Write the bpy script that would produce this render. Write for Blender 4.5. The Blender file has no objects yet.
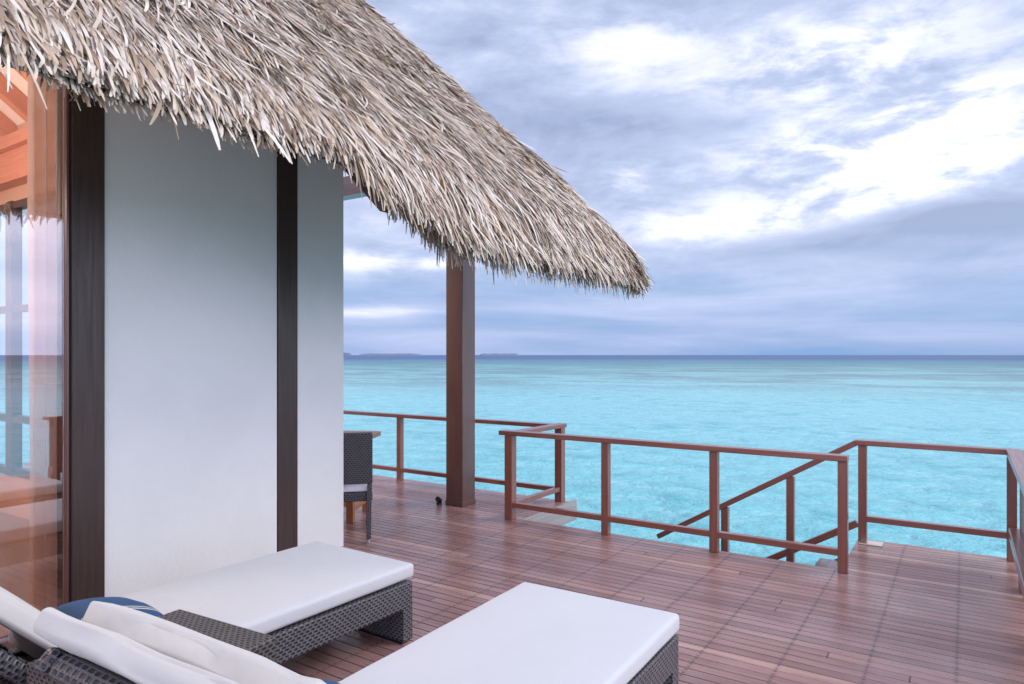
import bpy, bmesh, math, random
import numpy as np
from mathutils import Vector, Matrix, Euler, noise as mnoise
R = math.radians
random.seed(7); rng = np.random.default_rng(11)
SC = bpy.context.scene; COL = SC.collection

# ------------------------------------------------------------------ camera
YAW = 33.55
cam = bpy.data.objects.new('camera', bpy.data.cameras.new('camera')); COL.objects.link(cam)
cam.location = (0, 0, 1.65); cam.rotation_euler = (R(90), 0, R(YAW))
cam.data.sensor_width = 36; cam.data.lens = 24.0; cam.data.shift_y = 0.0127
cam.data.clip_start = 0.05; cam.data.clip_end = 40000
SC.camera = cam

# ------------------------------------------------------------------ world
SUN_EL, SUN_AZ = 38.0, 52.0       # azimuth measured from +Y towards +X
SC.view_settings.view_transform = 'Standard'; SC.view_settings.look = 'None'
SC.view_settings.exposure = 0.36; SC.view_settings.gamma = 1
w = bpy.data.worlds.new('World'); SC.world = w; w.use_nodes = True
nt = w.node_tree; nt.nodes.clear(); L = nt.links

class NB:
    """tiny node-builder"""
    def __init__(s, nt): s.nt = nt
    def n(s, t, **k):
        o = s.nt.nodes.new(t)
        for a, b in k.items(): setattr(o, a, b)
        return o
    def put(s, sock, v):
        if hasattr(v, 'is_linked') or isinstance(v, bpy.types.NodeSocket): s.nt.links.new(v, sock)
        elif v is not None: sock.default_value = v
    def m(s, op, a, b=None, c=None, clamp=False):
        o = s.n('ShaderNodeMath', operation=op, use_clamp=clamp)
        s.put(o.inputs[0], a)
        if b is not None: s.put(o.inputs[1], b)
        if c is not None: s.put(o.inputs[2], c)
        return o.outputs[0]
    def xyz(s, x, y, z):
        o = s.n('ShaderNodeCombineXYZ')
        s.put(o.inputs[0], x); s.put(o.inputs[1], y); s.put(o.inputs[2], z); return o.outputs[0]
    def sep(s, v):
        o = s.n('ShaderNodeSeparateXYZ'); s.put(o.inputs[0], v); return o.outputs
    def noise(s, v, scale, detail=4, rough=0.5, dist=0.0):
        o = s.n('ShaderNodeTexNoise'); s.put(o.inputs['Vector'], v)
        o.inputs['Scale'].default_value = scale; o.inputs['Detail'].default_value = detail
        o.inputs['Roughness'].default_value = rough; o.inputs['Distortion'].default_value = dist
        return o.outputs['Fac']
    def ramp(s, f, stops, interp='LINEAR'):
        o = s.n('ShaderNodeValToRGB'); s.put(o.inputs[0], f); cr = o.color_ramp; cr.interpolation = interp
        while len(cr.elements) < len(stops): cr.elements.new(0.5)
        for e, (p, c) in zip(cr.elements, stops):
            e.position = p; e.color = (c if len(c) == 4 else (*c, 1)) if hasattr(c, '__len__') else (c, c, c, 1)
        return o.outputs[0]
    def mix(s, f, a, b, blend='MIX'):
        o = s.n('ShaderNodeMix', data_type='RGBA', blend_type=blend)
        s.put(o.inputs[0], f)
        for k, v in ((6, a), (7, b)):
            if isinstance(v, (tuple, list)) and len(v) == 3: v = (*v, 1)
            s.put(o.inputs[k], v)
        return o.outputs[2]
    def map(s, v, lo, hi, a=0.0, b=1.0, smooth=True):
        o = s.n('ShaderNodeMapRange'); s.put(o.inputs[0], v)
        o.interpolation_type = 'SMOOTHSTEP' if smooth else 'LINEAR'
        for i, x in zip((1, 2, 3, 4), (lo, hi, a, b)): o.inputs[i].default_value = x
        return o.outputs[0]
    def scale(s, v, k):
        o = s.n('ShaderNodeVectorMath', operation='MULTIPLY'); s.put(o.inputs[0], v); o.inputs[1].default_value = k
        return o.outputs[0]
    def bump(s, h, strength=0.5, dist=0.01):
        o = s.n('ShaderNodeBump'); s.put(o.inputs['Height'], h)
        o.inputs['Strength'].default_value = strength; o.inputs['Distance'].default_value = dist
        return o.outputs[0]

B = NB(nt)
sky = B.n('ShaderNodeTexSky', sky_type='NISHITA', sun_disc=False)
sky.sun_elevation = R(SUN_EL); sky.sun_rotation = R(SUN_AZ)
sky.air_density = 1.0; sky.dust_density = 1.5; sky.ozone_density = 2.0
tc = B.n('ShaderNodeTexCoord')
d = B.sep(tc.outputs['Generated'])
zc = B.m('MAXIMUM', d[2], 0.0)
# compass bearing (degrees clockwise from the bay's centre line) and elevation, fixed in the world
az = B.m('ADD', B.m('MULTIPLY', B.m('ARCTAN2', d[0], d[1]), 57.2958), YAW)
el = B.m('MULTIPLY', B.m('ARCSINE', d[2]), 57.2958)
# cloud deck coordinates
inv = B.m('DIVIDE', 1.0, B.m('ADD', zc, 0.10))
cu = B.xyz(B.m('MULTIPLY', d[0], inv), B.m('MULTIPLY', d[1], inv), 0.0)
n1 = B.noise(cu, 1.15, 7, 0.56, 0.15)
n2 = B.noise(B.scale(B.xyz(az, el, 3.0), (0.035, 0.105, 1)), 1.5, 7, 0.60, 0.4)
n3 = B.noise(B.scale(B.xyz(az, el, 9.0), (0.02, 0.20, 1)), 1.5, 5, 0.55, 0.3)
def blob(a0, e0, sa, se, amp):
    x = B.m('DIVIDE', B.m('SUBTRACT', az, a0), sa); y = B.m('DIVIDE', B.m('SUBTRACT', el, e0), se)
    r = B.m('ADD', B.m('MULTIPLY', x, x), B.m('MULTIPLY', y, y))
    return B.m('MULTIPLY', B.m('EXPONENT', B.m('MULTIPLY', r, -1.0)), amp)
br = None
for args in ((29.5, 13.8, 6, 3.0, .34), (19, 11.0, 8, 1.3, .20), (22, 15.0, 7, 1.6, .10), (25, 21.0, 7, 2.6, .24), (9.5, 23.8, 4.5, 2.8, .16), (33, 17, 5, 2, .16), (14, 20, 5, 1.6, .10),
             (9.5, 14.5, 2.4, 1.2, .22), (-10, 7.6, 7, 1.0, .34), (-12, 3.4, 6, 0.7, .42), (34, 26.0, 4, 2, .25), (16, 9.8, 7, 1.0, .20),
             (34, 9.8, 10, 1.5, -.20), (10, 18.5, 9, 2.3, -.22), (25, 8.5, 9, 1.6, -.17), (18, 27, 12, 2, -.08), (60, 40, 28, 18, .18), (29, 14.5, 13, 5, .13), (12, 24, 14, 4, .05), (6, 19, 10, 4, -.05)):
    b_ = blob(*args); br = b_ if br is None else B.m('ADD', br, b_)
n4 = B.noise(B.scale(B.xyz(az, el, 5.0), (0.09, 0.24, 1)), 1.5, 8, 0.62, 0.25)
dens = B.m('ADD', B.m('MULTIPLY', n1, 0.45), B.m('ADD', B.m('MULTIPLY', n2, 0.75), B.m('MULTIPLY', n4, 0.55)))
dens = B.m('SUBTRACT', dens, 0.335)
val = B.m('ADD', dens, B.m('MULTIPLY', br, B.map(n4, .34, .60, .25, 1.3)))
cloud = B.ramp(val, [(0.34, (0.31, 0.38, 0.57)), (0.47, (0.41, 0.48, 0.69)), (0.57, (0.50, 0.565, 0.78)), (0.68, (0.65, 0.70, 0.88)),
                     (0.82, (0.88, 0.91, 1.00)), (1.0, (1.30, 1.29, 1.28))])
low = B.ramp(B.m('ADD', n3, B.m('MULTIPLY', br, 0.9)), [(0.38, (0.20, 0.36, 0.66)), (0.5, (0.30, 0.42, 0.70)), (0.68, (0.48, 0.56, 0.84)), (0.85, (0.95, 0.95, 1.05))])
col = B.mix(B.map(el, 1.0, 10.5), low, cloud)
nis = B.scale(sky.outputs[0], (0.085, 0.085, 0.085))
tot = B.mix(0.86, nis, col)
# brighter overcast overhead, out of the picture
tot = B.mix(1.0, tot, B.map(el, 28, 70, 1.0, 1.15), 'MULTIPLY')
# unseen sky behind the camera, boosted and warmed to fill the scene
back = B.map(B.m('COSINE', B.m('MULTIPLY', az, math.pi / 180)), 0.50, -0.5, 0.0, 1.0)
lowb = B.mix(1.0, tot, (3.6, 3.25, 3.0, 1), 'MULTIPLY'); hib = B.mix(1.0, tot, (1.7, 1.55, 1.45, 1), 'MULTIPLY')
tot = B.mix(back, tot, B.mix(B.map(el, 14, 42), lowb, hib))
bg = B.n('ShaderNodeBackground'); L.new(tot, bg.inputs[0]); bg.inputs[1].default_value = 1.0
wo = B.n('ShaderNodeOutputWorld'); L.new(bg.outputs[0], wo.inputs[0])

sd = bpy.data.lights.new('sun', 'SUN'); sd.energy = 1.2; sd.angle = R(25); sd.color = (1.0, 0.95, 0.9)
so = bpy.data.objects.new('sun', sd); COL.objects.link(so)
sv = Vector((math.sin(R(SUN_AZ)) * math.cos(R(SUN_EL)), math.cos(R(SUN_AZ)) * math.cos(R(SUN_EL)), math.sin(R(SUN_EL))))
so.rotation_euler = sv.to_track_quat('Z', 'Y').to_euler(); so.location = sv * 50

# ------------------------------------------------------------------ materials
def newmat(name):
    m = bpy.data.materials.new(name); m.use_nodes = True
    m.node_tree.nodes.clear(); b = NB(m.node_tree)
    p = b.n('ShaderNodeBsdfPrincipled'); o = b.n('ShaderNodeOutputMaterial')
    m.node_tree.links.new(p.outputs[0], o.inputs[0]); return m, b, p, o

def wood_mat(name, c1, c2, rough=0.42, spec=0.5, bumps=0.15, coat=0.0):
    m, b, p, o = newmat(name)
    uv = b.n('ShaderNodeTexCoord').outputs['UV']
    rp = b.n('ShaderNodeNewGeometry').outputs['Random Per Island']
    v = b.n('ShaderNodeVectorMath', operation='ADD'); b.put(v.inputs[0], b.scale(uv, (1.3, 26, 1)))
    b.put(v.inputs[1], b.xyz(b.m('MULTIPLY', rp, 31.0), b.m('MULTIPLY', rp, 17.0), 0.0))
    g = b.noise(v.outputs[0], 1.6, 5, 0.6, 0.6)
    bl = b.noise(uv, 3.0, 3, 0.5)
    c = b.mix(b.map(g, 0.3, 0.7), c1, c2)
    c = b.mix(b.m('MULTIPLY', bl, 0.35), c, tuple(x * 0.55 for x in c1))
    b.put(p.inputs['Base Color'], c)
    b.put(p.inputs['Roughness'], b.map(g, 0.2, 0.8, rough - .07, rough + .12))
    p.inputs['Specular IOR Level'].default_value = spec
    p.inputs['Coat Weight'].default_value = coat; p.inputs['Coat Roughness'].default_value = .22
    b.put(p.inputs['Normal'], b.bump(g, bumps, 0.003))
    return m
M = {}
M['rail'] = wood_mat('oiled_red_hardwood', (0.29, 0.088, 0.052), (0.18, 0.053, 0.034), 0.34, 0.6, coat=.55)
M['post'] = wood_mat('brown_stained_hardwood', (0.140, 0.064, 0.052), (0.095, 0.046, 0.040), 0.32, 0.6, coat=.6)
M['dark'] = wood_mat('dark_stained_wood', (0.062, 0.036, 0.030), (0.034, 0.021, 0.018), 0.36)
M['table'] = wood_mat('orange_teak', (0.42, 0.17, 0.075), (0.30, 0.115, 0.05), 0.38)
M['salmon'] = wood_mat('interior_stained_timber', (0.62, 0.24, 0.15), (0.50, 0.19, 0.12), 0.45)
M['greywood'] = wood_mat('weathered_grey_timber', (0.42, 0.38, 0.37), (0.32, 0.28, 0.27), 0.45)

def deck_mat():
    m, b, p, o = newmat('deck_boards')
    pos = b.n('ShaderNodeTexCoord').outputs['Object']; s = b.sep(pos)
    row = b.m('FLOOR', b.m('DIVIDE', s[1], PW))
    wn = b.n('ShaderNodeTexWhiteNoise', noise_dimensions='1D'); b.put(wn.inputs['W'], row)
    # boards end on joists: length 4 or 5 joist bays, staggered per row
    seg = b.m('FLOOR', b.m('DIVIDE', b.m('ADD', b.m('ADD', s[0], 0.43 + 39.5 * .395), b.m('MULTIPLY', b.m('FLOOR', b.m('MULTIPLY', wn.outputs['Value'], 22.0)), 0.395)), 0.395 * 22))
    w2 = b.n('ShaderNodeTexWhiteNoise', noise_dimensions='2D'); b.put(w2.inputs['Vector'], b.xyz(row, seg, 0.0))
    r = w2.outputs['Value']
    off = b.m('MULTIPLY', r, 40.0)
    gv = b.xyz(b.m('MULTIPLY', s[0], 1.4), b.m('ADD', b.m('MULTIPLY', s[1], 32.0), off), off)
    g = b.noise(gv, 1.3, 6, 0.62, 0.7)
    fine = b.noise(b.xyz(b.m('MULTIPLY', s[0], 6.0), b.m('MULTIPLY', s[1], 160.0), off), 1.0, 3, 0.6)
    c = b.ramp(r, [(0.0, (0.24, 0.125, 0.110)), (0.25, (0.40, 0.215, 0.185)), (0.5, (0.31, 0.165, 0.148)), (0.85, (0.46, 0.255, 0.205)), (1.0, (0.54, 0.325, 0.260))])
    c = b.mix(b.map(g, 0.36, 0.75, 0.0, 0.6), c, (0.11, 0.050, 0.048))
    c = b.mix(b.map(fine, 0.5, 0.85, 0.0, 0.4), c, (0.32, 0.21, 0.19))
    big = b.noise(pos, 0.9, 4, 0.6)
    c = b.mix(b.map(big, 0.42, 0.72, 0.0, 0.5), c, (0.42, 0.29, 0.28))
    # board ends + screw heads on the joist lines
    fx = b.m('FRACT', b.m('DIVIDE', b.m('ADD', s[0], 0.43 + 79.5 * .395 + .1975 * 0), 0.395))
    dx = b.m('MULTIPLY', b.m('ABSOLUTE', b.m('SUBTRACT', fx, 0.5)), 0.395)
    fy = b.m('MULTIPLY', b.m('FRACT', b.m('DIVIDE', s[1], PW)), PW)
    dy = b.m('MINIMUM', b.m('ABSOLUTE', b.m('SUBTRACT', fy, PW * .24)), b.m('ABSOLUTE', b.m('SUBTRACT', fy, PW * .76)))
    dd = b.m('SQRT', b.m('ADD', b.m('MULTIPLY', dx, dx), b.m('MULTIPLY', dy, dy)))
    screw = b.map(dd, 0.006, 0.010, 1.0, 0.0)
    fs = b.m('FRACT', b.m('DIVIDE', b.m('ADD', b.m('ADD', s[0], 0.43 + 39.5 * .395), b.m('MULTIPLY', b.m('FLOOR', b.m('MULTIPLY', wn.outputs['Value'], 22.0)), 0.395)), 0.395 * 22))
    ds = b.m('MULTIPLY', b.m('MINIMUM', fs, b.m('SUBTRACT', 1.0, fs)), 0.395 * 22)
    joint = b.map(ds, 0.002, 0.005, 1.0, 0.0)
    stain = b.map(dx, 0.0, 0.030, 0.14, 0.0)
    c = b.mix(stain, c, (0.06, 0.03, 0.03))
    c = b.mix(b.m('MAXIMUM', b.m('MULTIPLY', screw, .6), joint), c, (0.018, 0.011, 0.010))
    b.put(p.inputs['Base Color'], c)
    wet = b.noise(pos, 0.55, 5, 0.6, 0.6)
    b.put(p.inputs['Roughness'], b.m('ADD', b.map(wet, 0.35, 0.7, 0.16, 0.38), b.m('MULTIPLY', g, 0.12)))
    p.inputs['Specular IOR Level'].default_value = 0.55
    h = b.m('SUBTRACT', b.m('ADD', b.m('MULTIPLY', g, 0.5), b.m('MULTIPLY', fine, 0.35)), b.m('MULTIPLY', b.m('MAXIMUM', screw, joint), 1.0))
    b.put(p.inputs['Normal'], b.bump(h, 0.35, 0.004))
    return m
PW = 0.078
M['deck'] = deck_mat()

def wicker_mat(name, c_hi, c_lo, su=0.026, sv=0.0135):
    m, b, p, o = newmat(name)
    uv = b.n('ShaderNodeTexCoord').outputs['UV']
    nz = b.noise(uv, 14, 2, .5)
    s = b.sep(uv)
    v = b.m('ADD', b.m('DIVIDE', s[1], sv), b.m('MULTIPLY', nz, .35))
    u = b.m('DIVIDE', s[0], su)
    row = b.m('FLOOR', v); fv = b.m('FRACT', v)
    odd = b.m('MODULO', b.m('ABSOLUTE', row), 2.0)
    fu = b.m('FRACT', b.m('ADD', u, b.m('MULTIPLY', odd, 0.5)))
    hu = b.m('SINE', b.m('MULTIPLY', fu, math.pi)); hv = b.m('SINE', b.m('MULTIPLY', fv, math.pi))
    h = b.m('MULTIPLY', b.m('POWER', hu, 0.6), b.m('POWER', hv, 0.45))
    var = b.n('ShaderNodeTexWhiteNoise', noise_dimensions='2D')
    b.put(var.inputs['Vector'], b.xyz(row, b.m('FLOOR', b.m('ADD', u, b.m('MULTIPLY', odd, 0.5))), 0.0))
    hi = b.mix(b.m('MULTIPLY', var.outputs['Value'], 0.6), c_hi, tuple(x * .6 for x in c_hi))
    slot = b.m('MULTIPLY', b.map(hu, .50, .72), b.map(hv, .50, .78))
    b.put(p.inputs['Base Color'], b.mix(slot, hi, c_lo))
    p.inputs['Roughness'].default_value = 0.42
    b.put(p.inputs['Normal'], b.bump(b.m('SUBTRACT', b.m('MULTIPLY', b.m('ABSOLUTE', b.m('SINE', b.m('MULTIPLY', u, math.pi * 2))), .3), slot), 1.0, 0.006))
    return m
M['wicker'] = wicker_mat('grey_synthetic_wicker', (0.16, 0.156, 0.17), (0.014, 0.014, 0.017), 0.034, 0.0155)
M['wicker_brown'] = wicker_mat('brown_synthetic_wicker', (0.125, 0.105, 0.095), (0.014, 0.012, 0.011), 0.030, 0.0145)
M['wicker_dark'] = wicker_mat('charcoal_wicker', (0.085, 0.080, 0.090), (0.010, 0.010, 0.012), 0.030, 0.018)

def cloth_mat(name, c, rough=0.85, sheen=0.2, scale=900.0, wr=0.25):
    m, b, p, o = newmat(name)
    uv = b.n('ShaderNodeTexCoord').outputs['Object']
    f = b.noise(uv, scale, 2, .5); wv = b.noise(uv, 5.0, 4, .55, .5)
    b.put(p.inputs['Base Color'], b.mix(b.map(b.noise(uv, 3.0, 4, .6), .35, .75, 0, .25), c, tuple(x * .88 for x in c)))
    p.inputs['Roughness'].default_value = rough
    p.inputs['Sheen Weight'].default_value = sheen
    b.put(p.inputs['Normal'], b.bump(b.m('ADD', b.m('MULTIPLY', f, .04), b.m('MULTIPLY', wv, 1.0)), wr, 0.02))
    return m
M['cushion'] = cloth_mat('white_canvas', (0.55, 0.555, 0.57))
M['cushion_edge'] = cloth_mat('cream_canvas', (0.54, 0.515, 0.48))
M['seatpad'] = cloth_mat('white_seat_fabric', (0.75, 0.74, 0.78))

def pillow_mat():
    m, b, p, o = newmat('blue_patterned_cotton')
    s = b.sep(b.n('ShaderNodeTexCoord').outputs['Object'])
    nz = b.noise(b.n('ShaderNodeTexCoord').outputs['Object'], 9, 3, .5)
    t = b.m('ADD', s[0], b.m('MULTIPLY', nz, .02))
    st = b.m('MAXIMUM', b.map(b.m('ABSOLUTE', b.m('SUBTRACT', t, 0.110)), .004, .007, 1, 0), b.map(b.m('ABSOLUTE', b.m('SUBTRACT', t, 0.135)), .004, .007, 1, 0))
    c = b.mix(b.m('MULTIPLY', nz, .5), (0.014, 0.080, 0.19), (0.010, 0.045, 0.115))
    c = b.mix(st, c, (0.55, 0.50, 0.44))
    c = b.mix(b.map(b.m('ABSOLUTE', b.m('SUBTRACT', t, 0.222)), .010, .014, .7, 0), c, (0.42, 0.20, 0.14))
    b.put(p.inputs['Base Color'], c); p.inputs['Roughness'].default_value = .85
    return m
M['pillow'] = pillow_mat()
M['cream'] = cloth_mat('cream_cotton', (0.52, 0.40, 0.30))

def plaster():
    m, b, p, o = newmat('painted_plaster')
    c = b.n('ShaderNodeTexCoord').outputs['Object']
    f = b.noise(b.scale(c, (1, 1, .8)), 30, 6, .75); g = b.noise(c, 1.6, 5, .6, .4)
    b.put(p.inputs['Base Color'], b.mix(b.map(g, .35, .7, 0, .5), (0.74, 0.755, 0.745), (0.67, 0.69, 0.68)))
    p.inputs['Roughness'].default_value = .55
    b.put(p.inputs['Normal'], b.bump(f, .55, .006)); return m
M['wall'] = plaster()

def simple(name, c, rough=.5, metal=0.0, bump=None):
    m, b, p, o = newmat(name)
    tcn = b.n('ShaderNodeTexCoord').outputs['Object']; g = b.noise(tcn, 12, 3, .5)
    b.put(p.inputs['Base Color'], b.mix(b.m('MULTIPLY', g, .3), c, tuple(x * .8 for x in c)))
    p.inputs['Roughness'].default_value = rough; p.inputs['Metallic'].default_value = metal
    return m
M['black'] = simple('black_plastic', (.012, .012, .013), .35)
M['steel'] = simple('brushed_steel', (.80, .72, .62), .30, 1.0)
M['capmetal'] = simple('pale_metal', (.65, .65, .66), .3, .8)
M['ceiling'] = simple('pale_ceiling_boards', (.84, .68, .60), .6)
M['inwall'] = simple('terracotta_interior_paint', (.52, .30, .22), .6)
M['infloor'] = simple('interior_floor', (.20, .12, .09), .3)
M['core'] = simple('thatch_core', (.30, .235, .175), .95)
M['island'] = simple('haze_tinted_vegetation', (.15, .19, .27), .9)  # distance haze is put into this bluish vegetation colour

def glass():
    m, b, p, o = newmat('coated_glass'); m.node_tree.nodes.remove(p)
    t = b.n('ShaderNodeBsdfTransparent'); t.inputs[0].default_value = (.93, .93, .93, 1)
    g = b.n('ShaderNodeBsdfGlossy'); g.inputs['Roughness'].default_value = 0.0; g.inputs[0].default_value = (.9, .93, 1, 1)
    mx = b.n('ShaderNodeMixShader'); lw = b.n('ShaderNodeFresnel'); lw.inputs[0].default_value = 1.5
    b.put(mx.inputs[0], b.m('ADD', lw.outputs[0], 0.12, clamp=True))
    b.put(mx.inputs[1], t.outputs[0]); b.put(mx.inputs[2], g.outputs[0]); b.put(o.inputs[0], mx.outputs[0]); return m
M['glass'] = glass()
def sheer():
    m, b, p, o = newmat('sheer_curtain'); p.inputs['Base Color'].default_value = (.62, .44, .36, 1); p.inputs['Roughness'].default_value = .9
    t = b.n('ShaderNodeBsdfTransparent'); mx = b.n('ShaderNodeMixShader'); mx.inputs[0].default_value = .90
    tl = b.n('ShaderNodeBsdfTranslucent'); tl.inputs[0].default_value = (.6, .44, .36, 1)
    m2 = b.n('ShaderNodeMixShader'); m2.inputs[0].default_value = .45
    b.put(m2.inputs[1], p.outputs[0]); b.put(m2.inputs[2], tl.outputs[0])
    b.put(mx.inputs[1], t.outputs[0]); b.put(mx.inputs[2], m2.outputs[0]); b.put(o.inputs[0], mx.outputs[0]); return m
M['sheer'] = sheer()

def thatch_mat():
    m, b, p, o = newmat('dried_palm_thatch')
    r = b.n('ShaderNodeNewGeometry').outputs['Random Per Island']
    uv = b.n('ShaderNodeTexCoord').outputs['UV']; s = b.sep(uv)
    c = b.ramp(r, [(0.0, (0.10, 0.058, 0.035)), (0.12, (0.27, 0.165, 0.10)), (0.24, (0.54, 0.43, 0.33)), (0.5, (0.70, 0.605, 0.51)), (0.72, (0.78, 0.70, 0.62)),
                   (0.84, (0.50, 0.34, 0.21)), (0.93, (0.64, 0.49, 0.34)), (1.0, (0.80, 0.74, 0.68))])
    pos = b.n('ShaderNodeTexCoord').outputs['Object']
    pn = b.noise(pos, 1.2, 4, .6)
    c = b.mix(b.map(pn, .42, .72, 0, .35), c, (0.46, 0.34, 0.23))
    f = b.noise(b.xyz(b.m('MULTIPLY', s[0], 3.0), b.m('MULTIPLY', s[1], 9.0), b.m('MULTIPLY', r, 50.0)), 2.0, 4, .6)
    c = b.mix(b.map(f, .5, .8, 0, .45), c, (0.20, 0.15, 0.11))
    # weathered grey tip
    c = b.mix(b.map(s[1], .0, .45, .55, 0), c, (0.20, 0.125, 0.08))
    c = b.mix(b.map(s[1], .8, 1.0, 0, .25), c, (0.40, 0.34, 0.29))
    b.put(p.inputs['Base Color'], c); p.inputs['Roughness'].default_value = .62
    p.inputs['Specular IOR Level'].default_value = .35
    return m
M['thatch'] = thatch_mat()

def sea_mat():
    m, b, p, o = newmat('lagoon_water')
    pos = b.n('ShaderNodeTexCoord').outputs['Object']; s = b.sep(pos)
    wv = b.noise(b.scale(pos, (.75, 1.0, 1)), .9, 6, .60, .25)
    wl = b.noise(b.scale(pos, (.6, 1.0, 1)), .13, 5, .6, .5)
    rip = b.noise(b.scale(pos, (.85, 1.0, 1)), 3.2, 4, .58, .2)
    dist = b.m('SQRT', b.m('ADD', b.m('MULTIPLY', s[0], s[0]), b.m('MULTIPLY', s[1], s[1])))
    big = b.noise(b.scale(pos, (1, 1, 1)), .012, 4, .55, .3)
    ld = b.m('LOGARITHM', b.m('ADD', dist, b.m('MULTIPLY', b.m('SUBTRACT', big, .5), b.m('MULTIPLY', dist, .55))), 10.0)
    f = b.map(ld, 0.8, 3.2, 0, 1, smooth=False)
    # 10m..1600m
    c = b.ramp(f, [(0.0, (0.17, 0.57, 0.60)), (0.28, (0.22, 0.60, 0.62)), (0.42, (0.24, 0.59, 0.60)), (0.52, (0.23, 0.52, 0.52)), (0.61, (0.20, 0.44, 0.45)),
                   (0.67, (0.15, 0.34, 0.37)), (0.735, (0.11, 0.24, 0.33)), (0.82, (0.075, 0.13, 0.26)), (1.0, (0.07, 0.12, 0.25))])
    pat = b.map(b.m('ADD', b.m('MULTIPLY', wv, .55), b.m('MULTIPLY', wl, .45)), .50, .66, 0, 1)
    amt = b.map(dist, 5, 160, .62, .22)
    c = b.mix(b.m('MULTIPLY', pat, amt), c, (0.03, 0.34, 0.38))  # darker wave faces painted into the water colour
    pat2 = b.map(b.m('ADD', b.m('MULTIPLY', wv, .6), b.m('MULTIPLY', rip, .4)), .50, .36, 0, 1)
    c = b.mix(b.m('MULTIPLY', pat2, b.m('MULTIPLY', amt, .8)), c, (0.38, 0.72, 0.74))
    reef = b.map(b.noise(b.scale(pos, (.8, 1.3, 1)), .045, 9, .78, .2), .42, .56, 0, 1)
    zone = b.m('MULTIPLY', b.map(dist, 48, 95), b.map(dist, 280, 420, 1, 0))
    c = b.mix(b.m('MULTIPLY', b.m('MULTIPLY', reef, zone), .8), c, (0.12, 0.22, 0.25))
    b.put(p.inputs['Base Color'], c)
    b.put(p.inputs['Roughness'], b.map(dist, 10, 300, .22, .55))
    p.inputs['IOR'].default_value = 1.33; p.inputs['Specular IOR Level'].default_value = .42
    hh = b.m('ADD', b.m('MULTIPLY', wv, .8), b.m('ADD', b.m('MULTIPLY', rip, .18), b.m('MULTIPLY', wl, 1.0)))
    b.put(p.inputs['Normal'], b.bump(hh, .9, .7))
    return m
M['sea'] = sea_mat()

# ------------------------------------------------------------------ helpers
def tag(o, label=None, cat=None, group=None, kind=None):
    if label: o['label'] = label
    if cat: o['category'] = cat
    if group: o['group'] = group
    if kind: o['kind'] = kind
    return o
def empty(name, loc=(0, 0, 0), rz=0.0, **k):
    o = bpy.data.objects.new(name, None); COL.objects.link(o); o.empty_display_size = .1
    o.location = loc; o.rotation_euler = (0, 0, rz); tag(o, **k); return o
def boxuv(bm, longest=True):
    uvl = bm.loops.layers.uv.verify()
    for f in bm.faces:
        n = f.normal; a = max(range(3), key=lambda i: abs(n[i]))
        ax = [i for i in range(3) if i != a]
        if longest:
            ext = [max(v.co[i] for v in f.verts) - min(v.co[i] for v in f.verts) for i in ax]
            if bm_long[0] in ax: ax = [bm_long[0]] + [i for i in ax if i != bm_long[0]]
            elif ext[1] > ext[0]: ax = ax[::-1]
        for l in f.loops: l[uvl].uv = (l.vert.co[ax[0]], l.vert.co[ax[1]])
bm_long = [0]
class MB:
    def __init__(s): s.bm = bmesh.new()
    def box(s, x0, x1, y0, y1, z0, z1, rot=None, piv=None, bevel=0.003):
        b = bmesh.new()
        bmesh.ops.create_cube(b, size=1)
        for v in b.verts:
            v.co = Vector(((x0 + x1) / 2 + v.co.x * (x1 - x0), (y0 + y1) / 2 + v.co.y * (y1 - y0), (z0 + z1) / 2 + v.co.z * (z1 - z0)))
        if bevel: bmesh.ops.bevel(b, geom=b.edges[:], offset=bevel, segments=2, affect='EDGES', profile=.5)
        b.normal_update()
        dims = (x1 - x0, y1 - y0, z1 - z0); bm_long[0] = dims.index(max(dims)); boxuv(b, s.longest)
        if rot is not None:
            piv = Vector(piv or (0, 0, 0)); mt = Matrix.Translation(piv) @ rot.to_4x4() @ Matrix.Translation(-piv)
            b.transform(mt)
        s.add(b); return s
    longest = True
    def bar(s, p, q, w, h, bevel=.003, up=(0, 0, 1)):
        p, q = Vector(p), Vector(q); d_ = q - p; Ln = d_.length
        b = bmesh.new(); bmesh.ops.create_cube(b, size=1)
        for v in b.verts: v.co = Vector((v.co.x * Ln, v.co.y * w, v.co.z * h))
        if bevel: bmesh.ops.bevel(b, geom=b.edges[:], offset=bevel, segments=2, affect='EDGES', profile=.5)
        b.normal_update(); bm_long[0] = 0; boxuv(b, s.longest)
        x = d_.normalized(); y = Vector(up).cross(x).normalized(); z = x.cross(y)
        mt = Matrix((x, y, z)).transposed().to_4x4(); mt.translation = (p + q) / 2
        b.transform(mt); s.add(b); return s
    def add(s, b):
        me = bpy.data.meshes.new('t'); b.to_mesh(me); b.free(); s.bm.from_mesh(me); bpy.data.meshes.remove(me)
    def cyl(s, c, r, h, seg=24, r2=None, rot=None):
        b = bmesh.new(); bmesh.ops.create_cone(b, cap_ends=True, segments=seg, radius1=r, radius2=r if r2 is None else r2, depth=h)
        b.normal_update(); bm_long[0] = 2; boxuv(b, True)
        mt = Matrix.Translation(Vector(c)) @ (rot.to_4x4() if rot else Matrix()); b.transform(mt); s.add(b); return s
    def build(s, name, mat, parent=None, smooth=False, **k):
        me = bpy.data.meshes.new(name); s.bm.to_mesh(me); s.bm.free()
        o = bpy.data.objects.new(name, me); COL.objects.link(o); me.materials.append(mat)
        if smooth:
            for p in me.polygons: p.use_smooth = True
        if parent: o.parent = parent
        tag(o, **k); return o
class MW(MB): longest = False   # wicker: uv u horizontal, v vertical

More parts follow.
